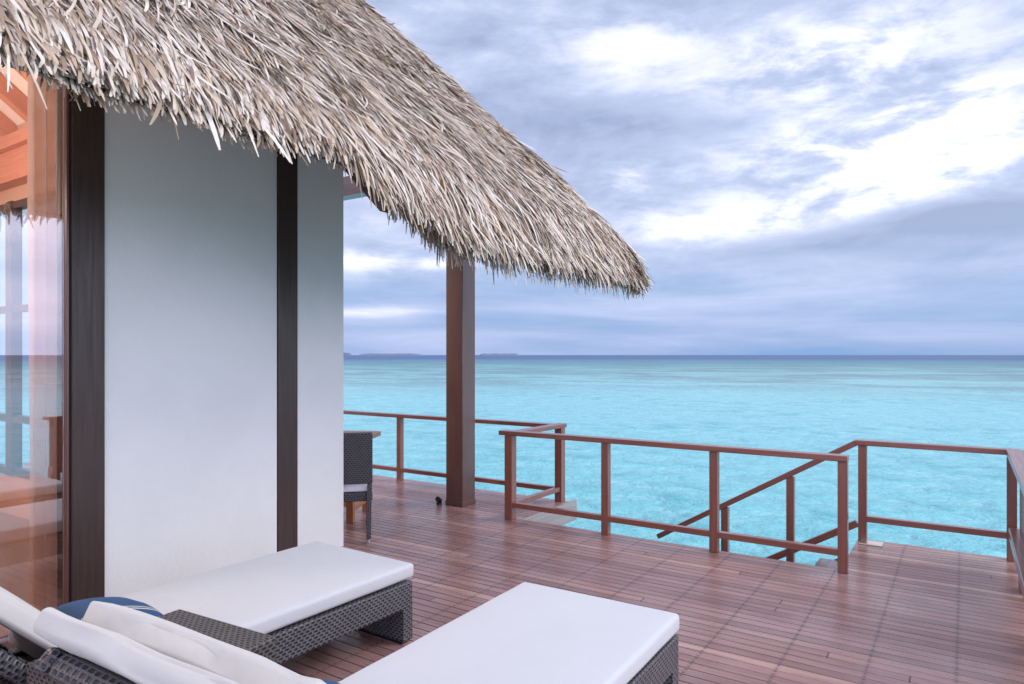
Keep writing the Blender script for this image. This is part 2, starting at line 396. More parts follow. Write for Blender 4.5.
def cushion_bm(x0, x1, y0, y1, z0, z1, r=.03, puff=.006, seed=0, nx=14, ny=28, crease=0.0):
    """soft slab: rounded rim, slightly domed and uneven top"""
    b = bmesh.new(); hx, hy, hz = (x1 - x0) / 2, (y1 - y0) / 2, (z1 - z0) / 2
    bmesh.ops.create_cube(b, size=2)
    for v in b.verts: v.co = Vector((v.co.x * hx, v.co.y * hy, v.co.z * hz))
    bmesh.ops.bevel(b, geom=b.edges[:], offset=r, segments=5, affect='EDGES', profile=.5)
    for axis, n, h in ((0, nx, hx), (1, ny, hy)):
        for i in range(1, n):
            c = -h + r + (2 * h - 2 * r) * i / n
            nrm = [0, 0, 0]; nrm[axis] = 1; co = [0, 0, 0]; co[axis] = c
            bmesh.ops.bisect_plane(b, geom=b.verts[:] + b.edges[:] + b.faces[:], plane_co=co, plane_no=nrm, dist=1e-5)
    for v in b.verts:
        u, t = v.co.x / hx, v.co.y / hy
        dome = max(0, (1 - u ** 4)) * max(0, (1 - t ** 6))
        nz = mnoise.noise(Vector((v.co.x * 3 + seed, v.co.y * 3, seed))) + .5 * mnoise.noise(Vector((v.co.x * 9 + seed, v.co.y * 7, seed)))
        if v.co.z > 0: v.co.z += puff * dome * (1 + .6 * nz)
        e = mnoise.noise(Vector((v.co.x * 6, v.co.y * 6, seed + 5 + v.co.z * 9))) * .0035
        if abs(u) > .9: v.co.x += e
        if abs(t) > .9: v.co.y += e
        v.co.z -= crease * abs(nz) * dome
        v.co += Vector(((x0 + x1) / 2, (y0 + y1) / 2, (z0 + z1) / 2))
    return b
def bm_obj(b, name, mat, parent=None, smooth=True, **k):
    b.normal_update(); bm_long[0] = 0; boxuv(b, False)
    me = bpy.data.meshes.new(name); b.to_mesh(me); b.free()
    o = bpy.data.objects.new(name, me); COL.objects.link(o); me.materials.append(mat)
    if smooth:
        for p in me.polygons: p.use_smooth = True
    if parent: o.parent = parent
    tag(o, **k); return o
def RX(a): return Matrix.Rotation(a, 3, 'X')
def RZ(a): return Matrix.Rotation(a, 3, 'Z')

# ------------------------------------------------------------------ sea + islands
b = bmesh.new(); ang = [i * 2 * math.pi / 64 for i in range(64)]
rad = [0, 4, 12, 40, 150, 600, 2500, 9000, 30000]
rings = [[b.verts.new((0, 0, 0))]] + [[b.verts.new((r * math.cos(a), r * math.sin(a), 0)) for a in ang] for r in rad[1:]]
for i in range(64):
    j = (i + 1) % 64; b.faces.new((rings[0][0], rings[1][i], rings[1][j]))
    for k in range(1, len(rad) - 1): b.faces.new((rings[k][i], rings[k + 1][i], rings[k + 1][j], rings[k][j]))
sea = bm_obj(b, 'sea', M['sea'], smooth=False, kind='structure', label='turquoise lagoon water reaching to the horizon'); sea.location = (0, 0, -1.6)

def island(px0, px1, h, D, seed, label):
    """long low island covered with trees, real size, about D metres out"""
    cy, sy = math.cos(R(YAW)), math.sin(R(YAW))
    a, c = (px0 - 512) / 683 * D, (px1 - 512) / 683 * D
    n = 90; b = bmesh.new(); rows = []
    dep = abs(c - a) * .25
    for k in range(7):
        t = -1 + 2 * k / 6; row = []
        for i in range(n + 1):
            s_ = i / n; e = min(1, min(s_, 1 - s_) * 9) ** .7
            z = h * e * (1 - t * t) ** .5 * (.62 + .38 * (mnoise.noise(Vector((s_ * 7 + seed, t, 0))) + 1) / 1.3 + .22 * mnoise.noise(Vector((s_ * 45 + seed, t * 3, 3))))
            r_, f_ = a + (c - a) * s_, D + dep * t * (.3 + .7 * e)
            row.append(b.verts.new((-sy * f_ + cy * r_, cy * f_ + sy * r_, -1.7 + max(0, z))))
        rows.append(row)
    for k in range(6):
        for i in range(n): b.faces.new((rows[k][i], rows[k][i + 1], rows[k + 1][i + 1], rows[k + 1][i]))
    return bm_obj(b, 'island', M['island'], kind='structure', label=label)
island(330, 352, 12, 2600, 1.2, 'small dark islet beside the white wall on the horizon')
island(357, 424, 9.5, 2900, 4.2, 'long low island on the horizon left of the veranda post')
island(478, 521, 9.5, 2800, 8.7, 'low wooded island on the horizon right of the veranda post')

# ------------------------------------------------------------------ deck
YR = 6.78
XJ, YM, YO, XS, XR = -3.76, 5.72, 6.72, -0.80, 0.36     # jog x, stairwell front, deck back edge, stair head x, right edge
dk = MB()
row = int(math.floor(-3.2 / PW))
y = row * PW
while y < YR + .04:
    y0, y1 = y + .0034 + .0012 * random.random(), y + PW - .0034
    yy1 = min(y1, YR + .06)
    if yy1 - y0 > .01:
        mid = (y0 + yy1) / 2
        segs = [(-12.0, 1.2 if y < 5 else XR + .06)] if mid < YM + .03 else [(-12.0, XJ + .03)] * (y0 < YO) + [(XS + .0, XR + .06)]
        for a, c in segs: dk.box(a, c, y0, yy1, -.035, 0, bevel=.002)
    y += PW
deck = dk.build('deck', M['deck'], kind='structure', label='reddish brown timber deck boards with dark gaps')
db = MB()
db.box(-12, 1.15, -3.2, YM, -.05, -.037, bevel=0); db.box(-12, XJ, YM, YO - .02, -.05, -.037, bevel=0); db.box(XS + .03, XR, YM, YO - .02, -.05, -.037, bevel=0)
for px_ in (-11, -8.5, -6.2, XJ - .15, -2, XS + .2, XR - .1):
    for py_ in (-2.5, 1, 4.2, YM - .15 if px_ in (-2,) else YO - .25): db.box(px_ - .12, px_ + .12, py_ - .12, py_ + .12, -3, -.05, bevel=0)
db.build('deck_frame', M['dark'], deck)
fb = MB()
fb.box(XJ + .032, XJ + .062, YM + .02, YO + .20, -.23, -.004)
fb.box(XJ + .064, XS - .034, YM + .03, YM + .06, -.23, -.037)
fb.box(-12, XJ + .03, YO + .022, YO + .05, -.23, -.004)
fb.box(XS, XR + .06, YR + .062, YR + .09, -.23, -.004)
fb.build('edge_board', M['greywood'], deck)

# ------------------------------------------------------------------ railings
def railing(name, label, p, q, posts, top=True, ends=(0.0, 0.0), z=0.0, zt=.895, pw0=.068, zb=.2, group='wooden railings round the deck'):
    p, q = Vector((*p, 0)), Vector((*q, 0)); d_ = (q - p); Ln = d_.length; u = d_ / Ln; ang = math.atan2(u.y, u.x)
    r = empty(name, (p.x, p.y, 0), ang, label=label, cat='railing', group=group)
    MB().box(-ends[0], Ln + ends[1], -.055, .055, zt - .045, zt, bevel=.006).build('top_rail', M['rail'], r)
    for t in posts:
        post_w = .088 if label[:5] == 'short' or (label[:4] == 'long' and t < .1) else pw0
        MB().box(t - post_w / 2, t + post_w / 2, -post_w / 2, post_w / 2, 0.001, zt - .046, bevel=.004).build('post', M['rail'], r)
    ps = sorted(posts); post_w = .06
    for a, c in zip(ps[:-1], ps[1:]):
        MB().box(a + post_w / 2 + .001, c - post_w / 2 - .001, -.03, .03, zb - .025, zb + .025, bevel=.004).build('bottom_rail', M['rail'], r)
    return r
# back run behind the pillar
railing('deck_railing', 'dark red back railing running behind the thick veranda post', (-11.0, 6.66), (XJ - .09, 6.66), [.05, 1.6, 3.2, 4.82], ends=(0, .04), zt=.875, zb=.145)
for_bot = MB().bar((-11 + 4.82 + .035, 6.66, .145), (XJ - .085, 6.66, .145), .06, .05)
bt = for_bot.build('bottom_rail', M['rail']); 
bk = bpy.data.objects['deck_railing']; bt.parent = bk; bt.matrix_parent_inverse = Matrix.Translation((11.0, -6.66, 0))
# jog side run
railing('deck_railing', 'short side railing joining the back railing to the stairwell railing', (XJ - .045, YM + .055), (XJ - .045, 6.66), [.94], ends=(-.002, .12), zt=.878)
sr = bpy.data.objects['deck_railing.001']
MB().box(.0, .892, -.03, .03, .12, .17, bevel=.004).build('bottom_rail', M['rail'], sr)
# main run
railing('deck_railing', 'long front railing along the stairwell, four posts, in front of the steps', (XJ - .045, YM - .01), (XS + .03, YM - .01), [0.0, 1.055, 2.055, 3.035], ends=(.11, .036), zt=.89, zb=.15)
# right corner run
railing('deck_railing', 'back railing at the right corner of the deck beside the stair head', (XS + .045, YR), (XR - .045, YR), [0.0, 1.07], ends=(.055, .055))
# right side: panelled
r = empty('panelled_railing', (XR, 6.70, 0), R(-90), label='solid panelled railing along the right edge of the deck', cat='railing')
MB().box(-.04, 2.9, -.085, .085, .855, .90, bevel=.006).build('top_rail', M['rail'], r)
MB().box(0.01, 2.85, -.0, .028, .285, .853).build('panel', M['rail'], r)
MB().box(0.01, 2.85, -.07, .06, .20, .283, bevel=.006).build('bottom_rail', M['rail'], r)
for t in (.75, 1.9, 2.8): MB().box(t - .05, t + .05, -.045, .055, .001, .199).build('post', M['rail'], r)

# ------------------------------------------------------------------ stairs with handrail
st = empty('staircase', (XS, YM + .06, 0), 0, label='wooden steps going down to the water behind the front railing', cat='staircase')
SW = YO - YM - .12; run, rise = .285, .17
for k in range(1, 10):
    MB().box(-k * run + .0, -(k - 1) * run - .005, 0.05, SW - .02, -k * rise - .035, -k * rise, bevel=.004).build('tread', M['deck'] if False else M['post'], st)
for yy in (0.02, SW):
    MB().bar((-.02, yy, -.20), (-9 * run, yy, -.20 - 9 * rise + .0), .04, .2, up=(0, 0, 1)).build('stringer', M['post'], st)
hr = empty('stair_handrail', (XS, YR, 0), 0, label='sloping stair handrail with two posts, descending behind the front railing', cat='handrail')
sl = rise / run
def hz(x, z): return z + sl * x
MB().bar((-.0, 0, .872), (-1.86, 0, .872 - 1.86 * sl), .09, .05, bevel=.005).build('top_rail', M['rail'], hr)
MB().bar((-.0, 0, .15), (-1.86, 0, .15 - 1.86 * sl), .06, .06, bevel=.005).build('bottom_rail', M['rail'], hr)
for t in (-.56, -1.17):
    MB().box(t - .034, t + .034, -.034, .034, -1.5, .845 + sl * t, bevel=.004).build('post', M['rail'], hr)
# lower landing box under the jog
lb = empty('water_landing', (XJ + .07, YM + .10, 0), 0, label='pale grey timber landing below the short side railing at the stair foot', cat='landing')
MB().box(0.0, .50, 0.02, .86, -.42, -.385).build('platform', M['greywood'], lb)
MB().box(.44, .50, .02, .10, -1.9, -.423).build('support', M['rail'], lb)
MB().box(.30, .36, .78, .86, -1.9, -.423).build('support', M['rail'], lb)

# small fittings
o = MB().box(-.09, .09, -.07, .07, 0.0, .012, bevel=.003).build('metal_plate', M['steel']); o.location = (XS + .12, 6.70, .001)
tag(o, 'shiny metal base plate on the deck at the stair head post', 'plate')
sp = empty('deck_spotlight', (-4.84, 5.84, 0), R(20), label='tiny black spotlight on the deck beside the thick veranda post', cat='spotlight')
MB().cyl((0, 0, .012), .03, .024).build('base', M['black'], sp)
MB().cyl((0, -.01, .055), .028, .075, rot=RX(R(70))).build('lamp_head', M['black'], sp)

# ------------------------------------------------------------------ villa
XW = -4.47
vi = empty('villa', (XW, 2.0, 0), 0, label='villa with white wall, dark posts and a deep thatched roof', cat='building')
def vpart(mb, name, mat, **k):
    o = mb.build(name, mat, **k); o.parent = vi; o.matrix_parent_inverse = Matrix.Translation((-XW, -2.0, 0)); return o
def vsub(mb, name, mat, par, **k):
    o = mb.build(name, mat, **k); o.parent = par; return o
wall = vpart(MB().box(XW - .18, XW, 2.10, 3.425, 0, 3.85, bevel=.004).box(XW - .18, XW, 3.62, 4.11, 0, 3.85, bevel=.004), 'plaster_wall', M['wall'])
vpart(MB().box(XW - .19, XW + .025, 1.948, 2.135, 0, 3.86, bevel=.006), 'corner_post', M['dark'])
vpart(MB().box(XW - .17, XW + .012, 3.43, 3.615, 0, 3.86, bevel=.006), 'wall_post', M['dark'])
# pillar
PX, PY = -4.655, 5.99
pil = vpart(MB().box(PX - .115, PX + .115, PY - .115, PY + .115, 0.02, 3.9, bevel=.006), 'veranda_post', M['post'])
vsub(MB().box(PX - .121, PX + .121, PY - .121, PY + .121, .001, .05, bevel=.004), 'plinth', M['post'], pil)
vpart(MB().box(-11, PX + .35, PY - .09, PY + .09, 3.62, 3.86), 'tie_beam', M['rail'])
# glazed front: glass pane and slim frame
gd = vpart(MB().box(XW - .06, XW - .0, 1.928, 1.944, .0, 3.84).box(XW - .06, XW, -2.0, -1.95, 0, 3.84).box(XW - .06, XW, -1.95, 1.905, 0.0, .05), 'glass_door', M['post'])
vsub(MB().box(XW - .034, XW - .028, -1.94, 1.925, .052, 3.84, bevel=0), 'glass_pane', M['glass'], gd)
# interior
YE = 3.0; X0 = -9.6
vpart(MB().box(X0, XW - .2, -2.2, YE, -.02, .012, bevel=0), 'interior_floor', M['infloor'])
iw = MB()
iw.box(X0, XW - .2, YE, YE + .1, 0, .42, bevel=0)                                # sill wall
iw.box(X0, XW - .55, YE, YE + .1, 3.22, 4.3, bevel=0)
iw.box(-5.55, XW - .2, YE, YE + .1, .42, 3.22, bevel=0)
iw.box(X0 - .1, X0, -2.2, YE + .1, 0, 4.6, bevel=0).box(X0, XW - .1, -2.3, -2.2, 0, 3.85, bevel=0)
vpart(iw, 'interior_wall', M['inwall'])
wf = MB()
for xx in (-9.5, -8.15, -7.0, -5.65): wf.box(xx - .07, xx + .07, YE - .03, YE + .07, .42, 3.22)
for zz in (.46, 1.0, 2.12, 3.17): wf.box(X0, -5.6, YE - .02, YE + .06, zz - .035, zz + .035)
vpart(wf, 'interior_window', M['dark'])
vpart(MB().box(X0, XW - .2, YE - .14, YE - .005, 3.36, 3.66).box(X0, XW - .2, YE - .20, YE - .142, 3.66, 3.78), 'ceiling_beam', M['salmon'])
# sloping ceiling with rafters (rises towards -Y)
def roof_z(x): return 2.77 + .99 * (-2.90 - x) - .008 * (-2.90 - x) ** 2
cb = bmesh.new(); cv = []
for k in range(14):
    yy = YE - 5.2 * k / 13; zz = 3.98 + (YE - yy) * .75
    xr = XW - .2
    while roof_z(xr) - .34 < zz and xr > X0 + .1: xr -= .02
    cv.append((cb.verts.new((X0, yy, zz)), cb.verts.new((xr, yy, zz))))
for p_, q_ in zip(cv[:-1], cv[1:]): cb.faces.new((p_[0], q_[0], q_[1], p_[1]))
co_ = bm_obj(cb, 'ceiling', M['ceiling'], smooth=False); co_.parent = vi; co_.matrix_parent_inverse = Matrix.Translation((-XW, -2.0, 0))
for i in range(8):
    xx = -9.3 + i * .62
    Lr = max(.3, min(5.2, (roof_z(xx) - .45 - 3.88) / .75))
    if roof_z(xx) - .45 > 3.9:
        vpart(MB().bar((xx, YE - .0, 3.88), (xx, YE - Lr, 3.88 + Lr * .75), .10, .15), 'ceiling_rafter', M['salmon'])
# curtain
def curtain(name, y0, y1, x, z0, z1, amp, waves, label):
    b = bmesh.new(); n = 80; rows = []
    for k in range(14):
        z = z0 + (z1 - z0) * k / 13; row = []
        for i in range(n + 1):
            t = i / n; sq = 1 - .12 * math.sin(math.pi * k / 13) * (t - .5)
            row.append(b.verts.new((x + amp * math.sin(t * waves * 2 * math.pi + .4 * math.sin(k * .5)) * (1 - .25 * k / 13), y0 + (y1 - y0) * (t * sq), z)))
        rows.append(row)
    for k in range(13):
        for i in range(n): b.faces.new((rows[k][i], rows[k][i + 1], rows[k + 1][i + 1], rows[k + 1][i]))
    o = bm_obj(b, name, M['sheer'], label=label, cat='curtain'); return o
curtain('curtain', 1.79, 2.03, XW - .16, .03, 3.8, .05, 4, 'sheer pinkish curtain gathered behind the glass beside the dark corner post')
# unseen lamp, added to warm and brighten the room
pl = empty('added_room_lamp', (-6.6, .6, 3.2), 0, label='unseen warm lamp added to light the villa room', cat='lamp')
MB().cyl((0, 0, .0), .16, .26, r2=.10).build('lamp_shade', M['cream'], pl)
MB().cyl((0, 0, .9), .006, 1.55).build('cord', M['black'], pl)
ld_ = bpy.data.lights.new('room_fill_light', 'POINT'); ld_.energy = 460; ld_.color = (1, .80, .68); ld_.shadow_soft_size = .2
lo = bpy.data.objects.new('room_fill_light', ld_); COL.objects.link(lo); lo.parent = pl; lo.location = (0, 0, -.25)

# ------------------------------------------------------------------ roof
XE, YC, Z0, P0, KK = -2.90, 6.52, 2.77, .96, .004      # eave line, far eave, eave height, pitch, convexity
HR = 0.0                                               # hip: dY per dX
def surf(dx): return Z0 + P0 * dx - KK * dx * dx
roof = empty('roof', (0, 0, 0)); roof.parent = vi; roof.matrix_parent_inverse = Matrix.Translation((-XW, -2.0, 0))
# core
b = bmesh.new(); NS = 14; DM = 5.2
def P(dd, yy, off): return (XE - dd, yy, surf(dd) - off)
for off, fl in ((.10, False), (.22, True)):
    prev = None
    for i in range(NS + 1):
        dd = DM * i / NS; yh = YC - HR * dd - (.05 if not fl else .12)
        xin = .06 if not fl else .07; of2 = min(.018 + dd * .3, .10) if not fl else min(.032 + dd * .5, .22)
        a = b.verts.new((XE - dd - xin, -3.5, surf(dd) - of2)); c = b.verts.new((XE - dd - xin, yh, surf(dd) - of2))
        if prev: b.faces.new((prev[0], a, c, prev[1]))
        prev = (a, c)

bm_obj(b, 'roof_core', M['core'], roof, smooth=False)
# fascia and rafters
xf = -3.0; zf = 1.65 + .278 * (3.0 / .758)
vsub(MB().box(xf - .03, xf, -3.3, 5.9, zf + .012, zf + .10, bevel=.003), 'fascia', M['dark'], roof)
vsub(MB().box(xf - .035, xf + .008, -3.3, 5.9, zf - .004, zf + .010, bevel=.002), 'fascia_bead', M['post'], roof)
for yy in (2.98,):
    vsub(MB().bar((-2.85, yy, 2.55), (-4.4, yy, 2.55 + 1.55 * .95), .07, .13), 'rafter', M['dark'], roof)
for yy in (4.3, 5.4):
    vsub(MB().bar((-3.2, yy, 2.76), (-6.2, yy, 2.76 + 3.0 * .96), .07, .12), 'rafter', M['dark'], roof)

def blades(roots, dirs, nrm, length, width, grav, lift, nseg=5):
    """ribbon leaves; arrays (N,3)"""
    N = len(roots)
    roots = np.asarray(roots, float); d_ = dirs / np.linalg.norm(dirs, axis=1, keepdims=True)
    side = np.cross(d_, nrm); side /= np.linalg.norm(side, axis=1, keepdims=True)
    tw = rng.normal(0, .26, N)[:, None]
    nn = np.cross(side, d_)
    side = side * np.cos(tw) + nn * np.sin(tw)
    d_ = d_ + nn * lift[:, None]
    curl = rng.normal(0, .10, N)[:, None]; sw = rng.normal(0, .07, N)[:, None]
    pts = [roots]; cur = roots.copy(); sides = [side]
    for k in range(nseg):
        d_ = d_ + np.array([0, 0, -1.0]) * (grav[:, None] / nseg) + side * sw + nn * (curl / nseg)
        d_ /= np.linalg.norm(d_, axis=1, keepdims=True)
        cur = cur + d_ * (length[:, None] / nseg); pts.append(cur.copy())
    prof = np.array([.85, 1.0, 1.0, 1.0, .88, .45]) if nseg == 5 else np.linspace(1, .12, nseg + 1)
    V = np.zeros((N, (nseg + 1) * 2, 3)); UV = np.zeros((N, (nseg + 1) * 2, 2))
    for k in range(nseg + 1):
        wv = side * (width[:, None] * .5 * prof[k])
        V[:, 2 * k] = pts[k] - wv; V[:, 2 * k + 1] = pts[k] + wv
        UV[:, 2 * k] = (0, k / nseg); UV[:, 2 * k + 1] = (1, k / nseg)
    return V, UV
def blade_mesh(name, chunks, mat, parent, **kw):
    VV, FF, UU, base = [], [], [], 0
    for V, UV in chunks:
        N, K, _ = V.shape; ns = K // 2 - 1
        idx = base + np.arange(N)[:, None, None] * K
        q = np.array([[2 * k, 2 * k + 1, 2 * k + 3, 2 * k + 2] for k in range(ns)])[None]
        F = (idx + q).reshape(-1, 4); VV.append(V.reshape(-1, 3)); FF.append(F)
        UU.append(UV.reshape(-1, 2)[(F - base).reshape(-1)]); base += N * K
    V = np.concatenate(VV); F = np.concatenate(FF); U = np.concatenate(UU)
    me = bpy.data.meshes.new(name); me.vertices.add(len(V)); me.vertices.foreach_set('co', V.ravel().astype(np.float32))
    me.loops.add(F.size); me.loops.foreach_set('vertex_index', F.ravel().astype(np.int32))
    me.polygons.add(len(F)); me.polygons.foreach_set('loop_start', np.arange(len(F), dtype=np.int32) * 4)
    me.polygons.foreach_set('loop_total', np.full(len(F), 4, dtype=np.int32))
    ul = me.uv_layers.new(name='UVMap'); ul.data.foreach_set('uv', U.ravel().astype(np.float32))
    me.polygons.foreach_set('use_smooth', np.ones(len(F), dtype=bool))
    me.update(); me.validate()
    o = bpy.data.objects.new(name, me); COL.objects.link(o); me.materials.append(mat)
    if parent: o.parent = parent
    tag(o, **kw); return o
def field(x, y, f=1.0, s=0.0):
    return np.array([mnoise.noise(Vector((a * f, c * f, s))) for a, c in zip(x, y)])

def face_A(n, dlo, dhi, ylo=-3.2, lscale=1.0):
    """+X slope"""
    dd = rng.uniform(dlo, dhi, n); yy = rng.uniform(ylo, YC + .1, n)
    k = yy < YC - HR * dd + .05; dd, yy = dd[k], yy[k]; N = len(dd)
    slope = P0 - 2 * KK * dd
    cl = field(dd * 1.5, yy * 1.5, 1.6, 2.0)                       # clumping
    off = rng.uniform(-.07, .035, N) + .075 * cl
    root = np.stack([XE - dd, yy, surf(dd) + off], 1)
    dirs = np.stack([np.ones(N), rng.normal(-.10, .11, N) + .22 * field(dd, yy, 2.3, 9.0), -slope], 1)
    nrm = np.stack([slope, np.zeros(N), np.ones(N)], 1)
    ln = rng.uniform(.26, .52, N) * lscale; wd = rng.uniform(.009, .019, N)
    near = np.where(yy < 2.9 + .5 * field(dd, yy, 3.0, 1.0), -.05, .34)
    ln = np.minimum(ln, np.maximum(dd, 0) * 1.41 + near * (1 + .55 * field(yy * 0, yy, 5.0, 4.0)))
    ln = np.maximum(ln, .10); gr = rng.uniform(.05, .35, N) + .75 * np.exp(-dd * 2.5); lf = rng.uniform(.0, .13, N) + .10 * np.clip(cl, 0, 1)
    return blades(root, dirs, nrm, ln, wd, gr, lf)
def rake(n):
    """thick shaggy far edge of the slope"""
    dd = rng.uniform(0, 5.2, n); N = n; dp = rng.uniform(0, 1, N)
    root = np.stack([XE - dd, YC + rng.uniform(-.10, .03, N), surf(dd) + .02 - .2 * dp], 1)
    slope = P0
    dirs = np.stack([np.ones(N), rng.uniform(-.1, .35, N), -slope * np.ones(N)], 1); nrm = np.stack([np.full(N, slope), .8 * dp, np.ones(N)], 1)
    return blades(root, dirs, nrm, rng.uniform(.18, .42, N), rng.uniform(.010, .026, N), rng.uniform(.05, .4, N), rng.uniform(-.02, .14, N))
def fringe(n, y0, y1, x, z, xs, zs, l0, l1, slope, gr, taper=None, axis='x', clump=.25, yw=.18):
    yy = rng.uniform(y0, y1, n); N = n
    u = rng.uniform(0, 1, N)
    c = field(yy * 0, yy, 7.5, 4.0) + .5 * field(yy * 0, yy, 19.0, 2.0)
    ln = rng.uniform(l0, l1, N) * (1 + clump * c)
    if taper is not None: ln = ln * np.clip((yy - taper[0]) / (taper[1] - taper[0]), .12, 1)
    if axis == 'x':
        root = np.stack([x - u * xs, yy, z + u * zs + rng.normal(0, .012, N)], 1)
        dirs = np.stack([np.ones(N), rng.normal(0.03, yw, N) + .25 * field(yy, yy * 0, 4.0, 7.0), np.full(N, -slope)], 1); nrm = np.stack([np.full(N, slope), np.zeros(N), np.ones(N)], 1)
    else:
        root = np.stack([yy, x - u * xs, z + u * zs], 1)
        dirs = np.stack([rng.normal(0, yw, N), np.ones(N), np.full(N, -slope)], 1); nrm = np.stack([np.zeros(N), np.full(N, slope), np.ones(N)], 1)
    return blades(root, dirs, nrm, ln, rng.uniform(.008, .024, N), rng.uniform(*gr, N), rng.uniform(-.02, .14, N))
chunks = [face_A(72000, .05, 2.6), face_A(22000, 2.6, 5.0), rake(5200)]
N = 160; dd = rng.uniform(.05, 4.5, N); yy = rng.uniform(0, YC, N)
chunks.append(blades(np.stack([XE - dd, yy, surf(dd) - .02], 1), np.stack([np.ones(N), rng.normal(0, .8, N), -P0 * np.ones(N)], 1), np.stack([P0 * np.ones(N), np.zeros(N), np.ones(N)], 1),
                     rng.uniform(.12, .3, N), rng.uniform(.004, .010, N), rng.uniform(-.3, .3, N), rng.uniform(.1, .6, N)))
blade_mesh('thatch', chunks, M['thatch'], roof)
chunks = [fringe(3400, -3.2, 3.1, XE - .20, Z0 + .22, .12, .12, .11, .25, .8, (.9, 2.2), clump=.85, yw=.13),
          fringe(2500, 3.1, YC + .02, XE - .12, Z0 + .14, .14, .14, .18, .34, .85, (1.0, 2.2), clump=.8)]
chunks.append(fringe(60, -3.2, YC, XE - .08, Z0 + .07, .10, .10, .24, .38, 1.0, (.5, 1.2), clump=.3))
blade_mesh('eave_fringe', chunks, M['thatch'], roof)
# the longer lower skirt over the veranda
ch = [fringe(6300, 2.95, YC + .05, XE + .03, 2.66, .14, .12, .26, .42, 1.5, (.3, 1.0), taper=(2.85, 3.45)),
      fringe(3400, 3.05, YC + .02, XE - .10, 2.66, .30, .25, .30, .50, 1.5, (.6, 1.5), taper=(2.8, 3.6))]
N = 700; a = rng.uniform(0, math.pi / 2, N)
root = np.stack([XE - .02 + .06 * np.cos(a), YC - .05 + .06 * np.sin(a), 2.70 + rng.uniform(-.1, .04, N)], 1)
dirs = np.stack([np.cos(a), .6 * np.sin(a), np.full(N, -1.5)], 1); nrm = np.stack([np.cos(a) * 1.5, np.sin(a) * 1.5, np.ones(N)], 1)
ch.append(blades(root, dirs, nrm, rng.uniform(.2, .42, N), rng.uniform(.010, .024, N), rng.uniform(.3, 1, N), rng.uniform(0, .12, N)))
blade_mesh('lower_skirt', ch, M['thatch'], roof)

# ------------------------------------------------------------------ sun loungers
def lounger(loc, rz, label, wd=.85, hinge=-1.72, blen=.81, th=45):
    """origin: foot end centre on the deck, body runs to -Y"""
    r = empty('sun_lounger', loc, rz, label=label, cat='sun lounger', group='wicker sun loungers with white cushions')
    h = wd / 2; t = R(th); c, s = math.cos(t), math.sin(t)
    f = MW()
    for sx in (-1, 1):
        x0, x1 = (h - .075, h) if sx > 0 else (-h, -h + .075)
        f.box(x0, x1, -2.0, 0, .20, .345, bevel=.005)
    f.box(-h + .076, h - .076, -.07, 0, .20, .345, bevel=.012).box(-h + .076, h - .076, -2.0, -1.93, .20, .345, bevel=.012)
    f.build('frame', M['wicker'], r)
    for sx in (-1, 1):
        x0, x1 = (h - .36, h) if sx > 0 else (-h, -h + .16)
        MW().box(x0, x1, -.075, -.0, .012, .199, bevel=.003).build('leg', M['wicker'], r)
        a0, a1 = (h - .11, h - .002) if sx > 0 else (-h + .002, -h + .11)
        MW().box(a0, a1, -1.95, -1.85, .012, .199, bevel=.010).build('leg', M['wicker'], r)
    MB().box(-h + .01, h - .01, -.08, -.03, .0, .011, bevel=.001).build('foot_bar', M['black'], r)
    MB().box(-h + .077, h - .077, hinge, -.071, .27, .33, bevel=.004).build('seat_deck', M['wicker_dark'], r)
    # seat cushion
    bm_obj(cushion_bm(-h - .005, h + .005, hinge + .02, .015, .362, .445, r=.022, seed=loc[0]), 'seat_cushion', M['cushion'], r)
    # backrest
    def tr(bm_, oy=0, oz=0):
        mt = Matrix.Translation((0, hinge + oy, .345 + oz)) @ Matrix.Rotation(-t, 4, 'X'); bm_.transform(mt); return bm_
    g = MW(); 
    for sx in (-1, 1):
        x0, x1 = (h - .07, h - .002) if sx > 0 else (-h + .002, -h + .07)
        g.box(x0, x1, -blen, 0, -.045, .02, bevel=.02)
    g.box(-h + .071, h - .071, -blen, -blen + .07, -.045, .02, bevel=.02)
    g.box(-h + .071, h - .071, -blen + .071, 0, -.03, -.005, bevel=.003)
    tr(g.bm); g.build('backrest_frame', M['wicker_dark'], r)
    bc = bm_obj(tr(cushion_bm(-h - .005, h + .005, -blen + .02, -.0, .088, .162, r=.020, puff=.010, seed=loc[0] + 3)), 'back_cushion', M['cushion_edge'], r)
    me_ = bc.data
    for v in me_.vertices:
        u_ = v.co.x * 1.6 + 3 * loc[0]; q_ = v.co.y * 11 + v.co.z * 11
        k_ = mnoise.noise(Vector((u_, q_, 1))) ; k2 = abs(mnoise.noise(Vector((u_ * 1.5, q_ * 1.8, 4))))
        v.co.z += .014 * k_ - .018 * (1 - k2) ** 6; v.co.y -= .010 * k_
    # the cover folded back under the head of the cushion
    bf = cushion_bm(-h - .035, h + .0, -blen - .055, -blen + .30, .022, .087, r=.018, puff=.004, seed=loc[0] + 9)
    for v in bf.verts:
        if v.co.y < -blen: v.co.z += .010 * mnoise.noise(Vector((v.co.x * 3.2, 2, loc[0]))); v.co.y += .02 * mnoise.noise(Vector((v.co.x * 2.6, 8, loc[0])))
        k2 = abs(mnoise.noise(Vector((v.co.x * 2.4 + 5, v.co.z * 22, loc[0] + 4))))
        v.co.y += .014 * (1 - k2) ** 5 * (1 if v.co.y < -blen else 0)
    tr(bf); bm_obj(bf, 'head_flap', M['cushion_edge'], bc)
    p = MB().bar((0, hinge - .52 * c, .345 + .5 * s), (0, -1.86, .22), .35, .02)
    p.build('prop', M['black'], r)
    return r
lounger((-3.085, 2.98, 0), R(-1.0), 'wicker sun lounger nearest the white wall, wicker side table at its near side')
